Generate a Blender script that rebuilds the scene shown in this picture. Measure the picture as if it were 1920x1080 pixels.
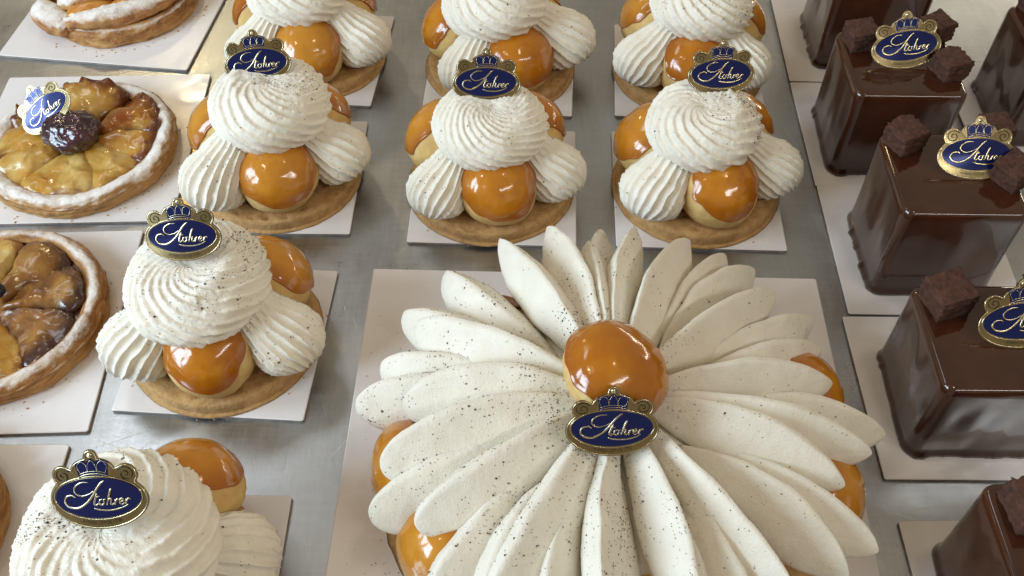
import bpy, bmesh, math, random
import numpy as np
from mathutils import Vector, Matrix

# ------------------------------------------------------------------ scene, camera, light
# all lengths in the code are centimetres; U turns them into metres
U = 0.01
sc = bpy.context.scene
COL = sc.collection
for o in list(bpy.data.objects):
    bpy.data.objects.remove(o)

cam_data = bpy.data.cameras.new("camera")
cam_data.sensor_width = 36.0
cam_data.lens = 36.0 * 1814.0 / 1920.0
cam_data.clip_start = 0.01
cam_data.clip_end = 50.0
cam = bpy.data.objects.new("camera", cam_data)
COL.objects.link(cam)
cam.location = (0, 0, 38.5 * U)
cam.rotation_euler = (math.radians(90 - 51), 0, 0)
sc.camera = cam

world = bpy.data.worlds.new("World")
sc.world = world
world.use_nodes = True
bg = world.node_tree.nodes["Background"]
bg.inputs["Color"].default_value = (1.0, 0.84, 0.62, 1)
bg.inputs["Strength"].default_value = 0.27

sc.view_settings.view_transform = 'Standard'
sc.view_settings.look = 'None'
sc.view_settings.exposure = 0.18
sc.view_settings.gamma = 1.0
sc.cycles.use_denoising = True
sc.cycles.max_bounces = 8
sc.cycles.caustics_reflective = False
sc.cycles.caustics_refractive = False
sc.cycles.sample_clamp_indirect = 4.0


def area_light(name, loc, target, size, power, color, size_y=None, spread=180):
    d = bpy.data.lights.new(name, 'AREA')
    d.energy = power
    d.color = color
    d.size = size * U
    if size_y:
        d.shape = 'RECTANGLE'
        d.size_y = size_y * U
    d.spread = math.radians(spread)
    o = bpy.data.objects.new(name, d)
    COL.objects.link(o)
    o.location = Vector(loc) * U
    o.rotation_euler = (Vector(target) - Vector(loc)).to_track_quat('-Z', 'Y').to_euler()
    return o


def bulb(name, loc, power, color, radius):
    d = bpy.data.lights.new(name, 'POINT')
    d.energy = power
    d.color = color
    d.shadow_soft_size = radius * U
    o = bpy.data.objects.new(name, d)
    COL.objects.link(o)
    o.location = Vector(loc) * U
    return o


# shop window on the left, two sashes with a bar between
area_light("shop_window_light", (-105, -30, 58), (-2, 30, 2), 34, 9.6, (0.68, 0.85, 1.0), 62)
area_light("shop_window_light", (-118, 12, 58), (-2, 30, 2), 34, 7.6, (0.68, 0.85, 1.0), 62)
# warm LED strip along the back edge of the case
area_light("case_strip_light", (70, 104, 20), (2, 34, 2), 70, 1.2, (1.0, 0.86, 0.66), 1.4)
# small warm downlights of the shop ceiling
bulb("ceiling_downlight", (-60, 10, 120), 3.0, (1.0, 0.80, 0.55), 5)
bulb("ceiling_downlight", (34, 24, 118), 2.3, (1.0, 0.76, 0.48), 5)

bulb("ceiling_downlight", (-56, 137, 77), 3.0, (1.0, 0.78, 0.42), 3.5)
area_light("ceiling_panel_light", (-52, 72, 84), (-10, 25, 0), 36, 0.65, (0.94, 0.97, 1.0), 14)

area_light("shop_front_light", (54, -20, 72), (20, 36, 3), 60, 1.6, (1.0, 0.97, 0.92), 4)

# ------------------------------------------------------------------ helpers
RNG = np.random.default_rng(11)
random.seed(5)
TAB = RNG.random((32, 32, 32)) * 2 - 1


def vnoise(p, off=0.0):
    p = np.asarray(p, float) + off
    i = np.floor(p).astype(int)
    f = p - i
    f = f * f * (3 - 2 * f)
    r = 0
    for dx in (0, 1):
        for dy in (0, 1):
            for dz in (0, 1):
                w = (f[..., 0] if dx else 1 - f[..., 0]) * (f[..., 1] if dy else 1 - f[..., 1]) * (f[..., 2] if dz else 1 - f[..., 2])
                r = r + w * TAB[(i[..., 0] + dx) % 32, (i[..., 1] + dy) % 32, (i[..., 2] + dz) % 32]
    return r


def fbm(p, off=0.0, octv=3):
    r, a, s = 0, 1.0, 1.0
    for k in range(octv):
        r = r + a * vnoise(np.asarray(p) * s, off + 7.3 * k)
        a *= 0.5
        s *= 2.07
    return r


def new_mesh(name, verts, faces, recalc=True, smooth=True):
    me = bpy.data.meshes.new(name)
    v = np.asarray(verts, float) * U
    me.from_pydata(v.tolist() if hasattr(v, 'tolist') else v, [], faces if isinstance(faces, list) else faces.tolist())
    if recalc:
        bm = bmesh.new()
        bm.from_mesh(me)
        bmesh.ops.recalc_face_normals(bm, faces=bm.faces)
        bm.to_mesh(me)
        bm.free()
    if smooth:
        me.shade_smooth()
    me.update()
    return me


def add(name, me, m=None, parent=None, loc=(0, 0, 0), rot=(0, 0, 0), scale=None):
    o = bpy.data.objects.new(name, me)
    COL.objects.link(o)
    if m is not None and me is not None and not me.materials:
        me.materials.append(m)
    if parent is not None:
        o.parent = parent
    o.location = Vector(loc) * U
    o.rotation_euler = rot
    if scale:
        o.scale = (scale,) * 3 if isinstance(scale, (int, float)) else scale
    return o


def thing(name, label, cat, loc=(0, 0, 0), rot=(0, 0, 0), group=None):
    o = add(name, None, None, None, loc, rot)
    o.empty_display_size = 0.02
    return tag(o, label, cat, group)


def tag(o, label, cat, group=None):
    o["label"] = label
    o["category"] = cat
    if group:
        o["group"] = group
    return o


def grid_faces(nu, nv, closed_v=True, cap0=False, cap1=False, base=0):
    idx = np.arange(nu * nv).reshape(nu, nv) + base
    j2 = np.roll(idx, -1, axis=1) if closed_v else None
    if closed_v:
        a, b, c, d = idx[:-1], j2[:-1], j2[1:], idx[1:]
    else:
        a, b, c, d = idx[:-1, :-1], idx[:-1, 1:], idx[1:, 1:], idx[1:, :-1]
    f = np.stack([a, b, c, d], -1).reshape(-1, 4).tolist()
    if cap0:
        f.append(idx[0].tolist())
    if cap1:
        f.append(idx[-1].tolist())
    return f


def grid_mesh(name, P, **k):
    nu, nv = P.shape[:2]
    return new_mesh(name, P.reshape(-1, 3), grid_faces(nu, nv, **k))


def catmull(pts, n):
    pts = np.asarray(pts, float)
    p = np.vstack([2 * pts[0] - pts[1], pts, 2 * pts[-1] - pts[-2]])
    t = np.linspace(0, len(pts) - 1, n)
    i = np.minimum(t.astype(int), len(pts) - 2)
    f = (t - i)[:, None]
    a, b, c, d = p[i], p[i + 1], p[i + 2], p[i + 3]
    return 0.5 * ((2 * b) + (c - a) * f + (2 * a - 5 * b + 4 * c - d) * f ** 2 + (-a + 3 * b - 3 * c + d) * f ** 3)


def tube_data(path, r, n=6, flat=1.0, closed=False, base=0):
    """tube round a path; r scalar or array; flat squashes it along y"""
    path = np.asarray(path, float)
    m = len(path)
    r = np.full(m, r) if np.isscalar(r) else np.asarray(r)
    if closed:
        tg = np.roll(path, -1, 0) - np.roll(path, 1, 0)
    else:
        tg = np.gradient(path, axis=0)
    tg /= np.linalg.norm(tg, axis=1)[:, None] + 1e-9
    nrm = np.tile(np.array([0, -1.0, 0]), (m, 1))
    sd = np.cross(tg, nrm)
    sd /= np.linalg.norm(sd, axis=1)[:, None] + 1e-9
    a = np.linspace(0, 2 * np.pi, n, endpoint=False)
    P = path[:, None] + r[:, None, None] * (np.cos(a)[None, :, None] * sd[:, None] + flat * np.sin(a)[None, :, None] * nrm[:, None])
    f = grid_faces(m, n, base=base, cap0=not closed, cap1=not closed)
    if closed:
        i0 = base + (m - 1) * n
        for k in range(n):
            f.append([i0 + k, i0 + (k + 1) % n, base + (k + 1) % n, base + k])
    return P.reshape(-1, 3), f


def join_data(parts):
    V, F, b = [], [], 0
    for v, f in parts:
        V.append(np.asarray(v, float))
        F += [[i + b for i in q] for q in f]
        b += len(v)
    return np.vstack(V), F


def add_attr(me, name, values):
    at = me.attributes.new(name, 'FLOAT', 'POINT')
    at.data.foreach_set('value', np.asarray(values, np.float32).ravel())


# ------------------------------------------------------------------ materials
class NT:
    def __init__(s, name):
        s.m = bpy.data.materials.new(name)
        s.m.use_nodes = True
        s.t = s.m.node_tree
        s.b = s.t.nodes["Principled BSDF"]
        s.tc = s.t.nodes.new("ShaderNodeTexCoord")

    def n(s, typ, **k):
        x = s.t.nodes.new(typ)
        for a, v in k.items():
            setattr(x, a, v)
        return x

    def l(s, a, b):
        s.t.links.new(a, b)

    def set(s, **k):
        for a, v in k.items():
            i = s.b.inputs[a.replace('_', ' ')]
            if hasattr(v, 'is_output') or isinstance(v, bpy.types.NodeSocket):
                s.l(v, i)
            else:
                i.default_value = v if not isinstance(v, tuple) or len(v) != 3 or i.type != 'RGBA' else (*v, 1)
        return s

    def noise(s, scale, detail=3, rough=0.55, vec=None, stretch=None, dist=0.0):
        x = s.n("ShaderNodeTexNoise")
        x.inputs["Scale"].default_value = scale
        x.inputs["Detail"].default_value = detail
        x.inputs["Roughness"].default_value = rough
        x.inputs["Distortion"].default_value = dist
        src = vec or s.tc.outputs["Object"]
        if stretch:
            mp = s.n("ShaderNodeMapping")
            mp.inputs["Scale"].default_value = stretch
            s.l(src, mp.inputs["Vector"])
            src = mp.outputs[0]
        s.l(src, x.inputs["Vector"])
        return x.outputs["Fac"]

    def ramp(s, fac, stops):
        r = s.n("ShaderNodeValToRGB")
        e = r.color_ramp.elements
        while len(e) < len(stops):
            e.new(0.5)
        for el, (p, c) in zip(e, stops):
            el.position = p
            el.color = (*c, 1) if len(c) == 3 else c
        s.l(fac, r.inputs[0])
        return r.outputs[0]

    def mix(s, fac, a, b):
        x = s.n("ShaderNodeMix", data_type='RGBA')
        for sock, v in ((x.inputs[0], fac), (x.inputs[6], a), (x.inputs[7], b)):
            if isinstance(v, bpy.types.NodeSocket):
                s.l(v, sock)
            elif isinstance(v, tuple):
                sock.default_value = (*v, 1)
            else:
                sock.default_value = v
        return x.outputs[2]

    def math(s, op, a, b=0.0, clamp=False):
        x = s.n("ShaderNodeMath", operation=op, use_clamp=clamp)
        for sock, v in ((x.inputs[0], a), (x.inputs[1], b)):
            if isinstance(v, bpy.types.NodeSocket):
                s.l(v, sock)
            else:
                sock.default_value = v
        return x.outputs[0]

    def rng(s, v, a, b, c=0.0, d=1.0):
        x = s.n("ShaderNodeMapRange")
        s.l(v, x.inputs[0])
        for k, q in enumerate((a, b, c, d)):
            x.inputs[k + 1].default_value = q
        return x.outputs[0]

    def attr(s, name):
        x = s.n("ShaderNodeAttribute", attribute_name=name)
        return x.outputs["Fac"]

    def bump(s, h, strength, dist):
        x = s.n("ShaderNodeBump")
        x.inputs["Strength"].default_value = strength
        x.inputs["Distance"].default_value = dist * U
        s.l(h, x.inputs["Height"])
        s.l(x.outputs[0], s.b.inputs["Normal"])
        return s


def mat_cream(name, base, dark):
    t = NT(name)
    c = t.ramp(t.noise(90, 3), [(0.35, dark), (0.65, base)])
    t.set(Base_Color=c, Roughness=0.52, Subsurface_Weight=0.25, Subsurface_Scale=0.0014)
    t.b.inputs["Subsurface Radius"].default_value = (1.0, 0.8, 0.5)
    t.b.inputs["Specular IOR Level"].default_value = 0.35
    h = t.math('ADD', t.noise(380, 5, 0.7), t.math('MULTIPLY', t.noise(1600, 2), 0.5))
    t.bump(h, 0.75, 0.055)
    return t.m


M = {}
M['cream'] = mat_cream("piped_cream", (0.84, 0.805, 0.71), (0.80, 0.76, 0.65))
M['petal'] = mat_cream("piped_petal_cream", (0.80, 0.765, 0.67), (0.76, 0.715, 0.61))

t = NT("caramel")
ca = t.ramp(t.noise(70, 3), [(0.25, (0.43, 0.135, 0.006)), (0.52, (0.53, 0.20, 0.009)), (0.8, (0.62, 0.265, 0.018))])
ca = t.mix(t.rng(t.noise(38, 3, 0.6, dist=0.7), 0.52, 0.72, 0.0, 0.7), ca, (0.33, 0.09, 0.004))
oi = t.n("ShaderNodeObjectInfo")
ca = t.mix(t.rng(oi.outputs["Random"], 0.3, 1.0, 0.0, 0.45), ca, (0.64, 0.33, 0.05))
ca = t.mix(t.rng(oi.outputs["Random"], 0.35, 0.0, 0.0, 0.5), ca, (0.36, 0.11, 0.005))
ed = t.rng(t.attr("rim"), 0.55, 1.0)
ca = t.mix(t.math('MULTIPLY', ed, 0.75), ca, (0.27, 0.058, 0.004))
t.set(Base_Color=ca, Roughness=0.16, Coat_Weight=0.5, Coat_Roughness=0.07, Subsurface_Weight=0.15, Subsurface_Scale=0.004)
t.b.inputs["Subsurface Radius"].default_value = (1.0, 0.4, 0.1)
t.bump(t.math('ADD', t.noise(75, 3, 0.5, dist=0.4), t.math('MULTIPLY', t.noise(420, 2), 0.12)), 0.45, 0.10)
M['caramel'] = t.m

t = NT("choux_pastry")
cp = t.ramp(t.noise(110, 4), [(0.3, (0.56, 0.34, 0.11)), (0.6, (0.70, 0.49, 0.19)), (0.8, (0.76, 0.60, 0.29))])
t.set(Base_Color=cp, Roughness=0.7)
t.bump(t.noise(330, 4), 0.6, 0.06)
M['choux'] = t.m

t = NT("sable_base")
cb = t.ramp(t.noise(230, 6, 0.75), [(0.28, (0.40, 0.20, 0.065)), (0.5, (0.60, 0.36, 0.14)), (0.72, (0.70, 0.46, 0.21))])
cb2 = t.ramp(t.noise(35, 2), [(0.4, (0.85, 0.82, 0.80)), (0.65, (1, 1, 1))])
x = t.n("ShaderNodeMix", data_type='RGBA', blend_type='MULTIPLY')
x.inputs[0].default_value = 1.0
t.l(cb, x.inputs[6])
t.l(cb2, x.inputs[7])
t.set(Base_Color=x.outputs[2], Roughness=0.8)
t.bump(t.noise(420, 5, 0.75), 1.0, 0.11)
M['base'] = t.m

t = NT("vanilla_speck")
t.set(Base_Color=t.ramp(t.noise(300, 1), [(0.35, (0.035, 0.022, 0.015)), (0.7, (0.22, 0.14, 0.09))]), Roughness=0.8)
M['speck'] = t.m

t = NT("board_card")
t.set(Base_Color=t.ramp(t.noise(14, 3), [(0.3, (0.75, 0.725, 0.72)), (0.7, (0.79, 0.765, 0.76))]), Roughness=t.rng(t.noise(45, 5, 0.65, dist=1.0), 0.35, 0.7, 0.10, 0.34))
t.b.inputs["Specular IOR Level"].default_value = 0.45
t.bump(t.noise(60, 2), 0.12, 0.05)
M['card'] = t.m
t = NT("board_edge")
t.set(Base_Color=t.ramp(t.noise(200, 2), [(0.3, (0.26, 0.23, 0.20)), (0.7, (0.40, 0.36, 0.32))]), Roughness=0.7)
M['card_edge'] = t.m

t = NT("brushed_steel")
s1 = t.noise(420, 3, 0.6, stretch=(0.12, 1.0, 1.0))
s2 = t.noise(420, 3, 0.6, stretch=(1.0, 0.12, 1.0))
s3 = t.noise(14, 4, 0.6)
s4 = t.noise(600, 3, 0.6)
br = t.math('ADD', t.math('MULTIPLY', s1, 0.5), t.math('MULTIPLY', s2, 0.5))
rough = t.math('ADD', t.rng(s3, 0.3, 0.7, 0.27, 0.42), t.rng(br, 0.35, 0.65, -0.04, 0.05))
col = t.ramp(t.math('ADD', t.math('MULTIPLY', br, 0.6), t.math('MULTIPLY', s3, 0.4)), [(0.36, (0.47, 0.50, 0.53)), (0.62, (0.57, 0.61, 0.65))])
scr = None
for rz in (0.35, 1.25, 2.2, 2.75):
    mp = t.n("ShaderNodeMapping")
    mp.inputs["Rotation"].default_value = (0, 0, rz)
    t.l(t.tc.outputs["Object"], mp.inputs["Vector"])
    q = t.rng(t.noise(1.0, 2, 0.5, vec=mp.outputs[0], stretch=(18, 900, 1)), 0.67, 0.74)
    scr = q if scr is None else t.math('MAXIMUM', scr, q)
scr = t.math('MULTIPLY', scr, t.rng(t.noise(30, 3), 0.42, 0.6))
col = t.mix(t.math('MULTIPLY', scr, 0.55), col, (0.80, 0.82, 0.84))
t.set(Base_Color=col, Metallic=1.0, Roughness=rough)
t.bump(t.math('SUBTRACT', t.math('ADD', br, t.math('MULTIPLY', s4, 0.5)), t.math('MULTIPLY', scr, 0.5)), 0.5, 0.014)
M['steel'] = t.m

t = NT("plaque_gold")
t.set(Base_Color=t.ramp(t.noise(120, 2), [(0.3, (0.30, 0.24, 0.12)), (0.7, (0.42, 0.34, 0.18))]), Metallic=1.0, Roughness=0.22)
M['gold'] = t.m
t = NT("plaque_pale_gold")
t.set(Base_Color=(0.70, 0.62, 0.42), Metallic=1.0, Roughness=0.2)
M['pale_gold'] = t.m
t = NT("plaque_blue")
t.set(Base_Color=(0.006, 0.014, 0.10), Metallic=0.5, Roughness=0.18, Coat_Weight=0.25, Coat_Roughness=0.1)
M['blue'] = t.m
t = NT("plaque_print")
t.set(Base_Color=(0.05, 0.035, 0.012), Metallic=0.5, Roughness=0.4)
M['print'] = t.m

t = NT("chocolate_glaze")
cg = t.ramp(t.noise(40, 3), [(0.35, (0.030, 0.0085, 0.004)), (0.7, (0.062, 0.019, 0.008))])
sd = t.attr("side")
rg = t.math('ADD', t.math('MULTIPLY', sd, t.rng(t.noise(60, 4, 0.6, stretch=(1, 1, 0.3)), 0.3, 0.7, 0.04, 0.20)), 0.07)
t.set(Base_Color=cg, Roughness=rg, Coat_Weight=0.7, Coat_Roughness=0.06)
t.bump(t.math('ADD', t.noise(55, 3, stretch=(1, 1, 0.4)), t.math('MULTIPLY', t.noise(500, 2), 0.06)), 0.22, 0.09)
M['choc'] = t.m
t = NT("brownie")
t.set(Base_Color=t.ramp(t.noise(260, 4, 0.7), [(0.3, (0.030, 0.011, 0.006)), (0.55, (0.085, 0.032, 0.018)), (0.8, (0.14, 0.060, 0.036))]), Roughness=0.9)
t.bump(t.noise(500, 5, 0.7), 1.0, 0.12)
M['brownie'] = t.m


def mat_crust(name, sugar_lo, sugar_hi, dark):
    t = NT(name)
    lay = t.noise(60, 4, 0.6, stretch=(1.0, 1.0, 3.5), dist=0.8)
    c = t.ramp(lay, [(0.28, tuple(0.42 * q for q in dark)), (0.45, dark), (0.6, (0.50, 0.28, 0.10)), (0.78, (0.62, 0.42, 0.19))])
    sug = t.attr("sugar")
    n = t.math('ADD', t.noise(110, 4, 0.65), t.math('MULTIPLY', t.noise(700, 3, 0.7), 0.5))
    f = t.math('ADD', sug, t.math('SUBTRACT', n, 0.75))
    f = t.rng(f, sugar_lo, sugar_hi)
    t.set(Base_Color=t.mix(f, c, (0.82, 0.79, 0.75)), Roughness=0.85)
    t.bump(t.math('ADD', lay, t.math('MULTIPLY', t.noise(600, 4, 0.7), 0.6)), 0.8, 0.12)
    return t.m


M['crust'] = mat_crust("puff_crust", 0.42, 1.0, (0.46, 0.25, 0.09))
M['crust_dark'] = mat_crust("dark_puff_crust", 0.58, 1.2, (0.36, 0.165, 0.05))
M['crust_strip'] = mat_crust("sugared_strip", 0.42, 1.0, (0.42, 0.19, 0.07))


def mat_fruit(name, stops, burn):
    t = NT(name)
    c = t.ramp(t.math('ADD', t.noise(55, 4, 0.6, dist=0.5), t.math('MULTIPLY', t.attr("tone"), 0.18)), stops)
    n = t.math('ADD', t.attr("burn"), t.math('MULTIPLY', t.math('SUBTRACT', t.noise(80, 4, 0.65), 0.5), 1.5))
    c = t.mix(t.rng(n, 0.45, 1.0), c, burn)
    t.set(Base_Color=c, Roughness=t.rng(t.noise(70, 3), 0.35, 0.7, 0.14, 0.42), Coat_Weight=0.55, Coat_Roughness=0.09, Subsurface_Weight=0.12, Subsurface_Scale=0.004)
    t.b.inputs["Subsurface Radius"].default_value = (1, 0.6, 0.2)
    t.bump(t.math('ADD', t.noise(45, 4, 0.55, dist=0.6), t.math('MULTIPLY', t.noise(200, 3), 0.25)), 0.7, 0.16)
    return t.m


M['pear'] = mat_fruit("glazed_pear", [(0.28, (0.33, 0.09, 0.008)), (0.5, (0.47, 0.225, 0.026)), (0.68, (0.55, 0.35, 0.09)), (0.82, (0.60, 0.44, 0.17))], (0.13, 0.028, 0.006))
M['pear_dark'] = mat_fruit("glazed_browned_fruit", [(0.3, (0.13, 0.045, 0.012)), (0.52, (0.28, 0.12, 0.025)), (0.75, (0.42, 0.24, 0.06))], (0.05, 0.016, 0.010))
M['filling'] = mat_fruit("baked_filling", [(0.3, (0.16, 0.06, 0.02)), (0.5, (0.28, 0.13, 0.045)), (0.75, (0.40, 0.24, 0.10))], (0.08, 0.022, 0.02))
M['apple'] = mat_fruit("baked_apple", [(0.3, (0.42, 0.13, 0.02)), (0.5, (0.55, 0.24, 0.04)), (0.75, (0.60, 0.32, 0.08))], (0.26, 0.06, 0.02))
t = NT("prune")
t.set(Base_Color=t.ramp(t.noise(70, 3), [(0.35, (0.016, 0.005, 0.010)), (0.7, (0.075, 0.020, 0.036))]), Roughness=0.14, Coat_Weight=0.7, Coat_Roughness=0.06)
t.bump(t.noise(75, 3, 0.5, dist=0.8), 0.8, 0.2)
M['prune'] = t.m
t = NT("blueberry")
t.set(Base_Color=(0.012, 0.013, 0.030), Roughness=0.3)
M['berry'] = t.m

# ------------------------------------------------------------------ the setting
cm = new_mesh("steel_counter", [(-90, -40, 0), (90, -40, 0), (90, 110, 0), (-90, 110, 0)], [[0, 1, 2, 3]], recalc=False, smooth=False)
counter = add("steel_counter", cm, M['steel'])
counter["kind"] = "structure"


# ------------------------------------------------------------------ cards under the cakes
def rounded_rect(w, d, r=0.12, n=4):
    pts = []
    for cx, cy, a0 in ((w / 2 - r, d / 2 - r, 0), (-w / 2 + r, d / 2 - r, 90), (-w / 2 + r, -d / 2 + r, 180), (w / 2 - r, -d / 2 + r, 270)):
        for k in range(n + 1):
            a = math.radians(a0 + 90 * k / n)
            pts.append((cx + r * math.cos(a), cy + r * math.sin(a)))
    return pts


def board_mesh(w, d, th=0.20):
    pts = rounded_rect(w, d)
    n = len(pts)
    pin = [(x * (1 - 0.08 / w), y * (1 - 0.08 / d)) for x, y in pts]
    V = [(x, y, 0.012) for x, y in pts] + [(x, y, th - 0.03) for x, y in pts] + [(x, y, th) for x, y in pin]
    F = grid_faces(3, n, cap0=True, cap1=True)
    me = new_mesh("cake_board", V, F, smooth=False)
    me.materials.append(M['card'])
    me.materials.append(M['card_edge'])
    for p in me.polygons:
        p.material_index = 1 if abs(p.normal.z) < 0.2 else 0
    return me


BT = 0.20  # board thickness
BM = {9.0: board_mesh(9, 9), 12.4: board_mesh(12.4, 12.4), 22.8: board_mesh(22.8, 22.8)}


def board(x, y, ang, w, label, group=None):
    o = add("cake_board", BM[w], None, None, (x, y, 0), (0, 0, math.radians(ang)))
    return tag(o, label, "cake board", group)


GB = "white boards under the small cakes"
board(-12.61, 49.96, -4.7, 9.0, "small white board under the cream puff cake in the back row nearest the sugared pastry", GB)
board(-0.68, 48.93, -3, 9.0, "small white board under the middle cream puff cake of the back row", GB)
board(10.9, 48.46, -3.6, 9.0, "small white board under the back row cream puff cake nearest the chocolate cubes", GB)
board(-13.09, 39.3, -0.8, 9.0, "small white board under the second row cream puff cake beside the prune tart", GB)
board(-0.94, 38.51, -2, 9.0, "small white board under the middle cream puff cake of the second row", GB)
board(10.16, 38.21, -2, 9.0, "small white board under the second row cream puff cake beside the chocolate cubes", GB)
board(-13.77, 27.96, -3.6, 9.0, "small white board turned askew under the lone cream puff cake of the third row", GB)
board(-14.09, 14.97, -0.5, 9.0, "small white board under the cream puff cake cut by the lower edge of the photo", GB)
GC = "white boards under the chocolate cubes"
board(21.77, 51.8, -2, 9.0, "white board under the rearmost chocolate cube", GC)
board(21.51, 42.75, -1.2, 9.0, "white board under the second chocolate cube from the back", GC)
board(21.39, 33.77, -1.2, 9.0, "white board under the third chocolate cube from the back", GC)
board(20.9, 24.68, -0.5, 9.0, "white board under the chocolate cube beside the large petalled cake", GC)
board(20.97, 13.76, 0, 9.0, "white board under the frontmost chocolate cube", GC)
board(31.2, 44.75, -1, 9.0, "white board under the chocolate cube of the outer row at the edge of the photo", GC)
GT = "white boards under the fruit tarts"
board(-25.66, 55.41, -7, 12.4, "white board turned askew under the sugar dusted pastry at the back", GT)
board(-24.72, 41.75, 1.5, 12.4, "white board under the tart with the dark prune", GT)
board(-25.71, 28.61, 2, 12.4, "white board under the browned fruit tart with a blueberry", GT)
board(-26.12, 15.76, 0, 12.4, "white board mostly hidden by the cream rosette in the lower corner", GT)
board(3.88, 20.59, -1.7, 22.8, "large square white board under the petalled cream cake")

t = NT("gold_reflection")  # added gold strip imitating a warm yellow reflection on the steel
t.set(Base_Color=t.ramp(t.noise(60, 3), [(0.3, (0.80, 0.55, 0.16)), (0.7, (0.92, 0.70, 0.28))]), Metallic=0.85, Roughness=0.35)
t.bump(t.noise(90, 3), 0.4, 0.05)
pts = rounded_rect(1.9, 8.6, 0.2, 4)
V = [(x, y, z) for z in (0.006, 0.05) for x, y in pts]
tag(add("reflection_strip", new_mesh("reflection_strip", V, grid_faces(2, len(pts), cap0=True, cap1=True), smooth=False), t.m, None, (-17.45, 39.9, 0), (0, 0, math.radians(3))), "added gold strip standing in for a yellow reflection on the steel beside the board of the prune tart", "reflection strip")

# ------------------------------------------------------------------ small cream puff cakes (shared meshes)


def make_base(R=4.45, th=0.75, seed=0):
    prof = [(0.0, 0.0), (R - 0.15, 0.0), (R - 0.02, 0.10), (R, 0.3), (R - 0.01, th - 0.2), (R - 0.09, th - 0.05), (R - 0.25, th)]
    rr = np.linspace(R - 0.4, 0.01, 22)
    prof = catmull(prof, 22).tolist() + [(r, th) for r in rr]
    prof = np.array(prof)
    n = 150
    a = np.linspace(0, 2 * np.pi, n, endpoint=False)
    P = np.zeros((len(prof), n, 3))
    P[..., 0] = prof[:, :1] * np.cos(a)
    P[..., 1] = prof[:, :1] * np.sin(a)
    P[..., 2] = prof[:, 1:2]
    q = P + seed * 9
    k = 1 + 0.012 * vnoise(np.stack([P[..., 0] * .5, P[..., 1] * .5, P[..., 0] * 0], -1), seed) + 0.004 * fbm(q * 3)
    P[..., 0] *= k
    P[..., 1] *= k
    P[..., 2] += (0.035 * fbm(q * 2.2) + 0.025 * fbm(q * 7)) * (P[..., 2] > 0.1)
    # docking holes in the top
    rg = np.random.default_rng(seed + 3)
    top = P[..., 2] > th - 0.15
    for _ in range(46):
        r_, a_ = R * math.sqrt(rg.random()) * 0.97, rg.random() * 6.283
        d2 = (P[..., 0] - r_ * math.cos(a_)) ** 2 + (P[..., 1] - r_ * math.sin(a_)) ** 2
        P[..., 2] -= np.where(top, 0.25 * np.exp(-d2 / 0.016), 0)
    return grid_mesh("base", P, cap0=True, cap1=True)


def make_choux(R, seed):
    nu, nv = 26, 44
    u = np.linspace(0.02, math.pi - 0.02, nu)[:, None]
    a = np.linspace(0, 2 * np.pi, nv, endpoint=False)[None]
    D = np.stack([np.sin(u) * np.cos(a), np.sin(u) * np.sin(a), np.cos(u) + 0 * a], -1)
    r = R * (1 + 0.035 * fbm(D * 1.4, 3.0) + 0.012 * fbm(D * 6, seed + 2))
    P = D * r[..., None]
    P[..., 2] *= 0.86
    P[..., 2] = np.maximum(P[..., 2], -R * 0.78)
    return grid_mesh("choux", P, cap0=True, cap1=True)


def make_cap(R, seed, spread=80):
    """caramel dipped over the +Z end of a choux bun, with an uneven drooping rim"""
    nu, nv = 34, 72
    a = np.linspace(0, 2 * np.pi, nv, endpoint=False)
    ca_, sa_ = np.cos(a), np.sin(a)
    circ = np.stack([ca_, sa_, 0 * a], -1)
    amax = np.radians(spread + 7 * vnoise(circ * 1.3, seed) + 4 * vnoise(circ * 3.1, seed + 5))
    u = np.concatenate([np.linspace(0.015, 0.93, nu - 8), np.linspace(0.95, 1.0, 5), [1.0, 0.985, 0.95]])
    off = np.concatenate([np.full(nu - 8, 0.085), [0.10, 0.11, 0.11, 0.095, 0.06], [-0.02, -0.08, -0.15]])
    al = u[:, None] * amax[None]
    D = np.stack([np.sin(al) * ca_, np.sin(al) * sa_, np.cos(al)], -1)
    r = R * (1 + 0.035 * fbm(D * 1.4, 3.0)) + off[:, None] + 0.02 * fbm(D * 2.6, seed + 1)
    P = D * r[..., None]
    P[..., 2] *= 0.86
    me = grid_mesh("caramel", P, cap0=True, cap1=False)
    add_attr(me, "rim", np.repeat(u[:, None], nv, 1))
    return me


def ridge_saw(x):
    f = x - np.floor(x)
    return np.where(f < 0.74, (f / 0.74) ** 1.6, ((1 - f) / 0.26) ** 1.2)


def ridge_crest(x):
    return 1 - np.abs(np.sin(np.pi * x)) ** 0.75


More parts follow.
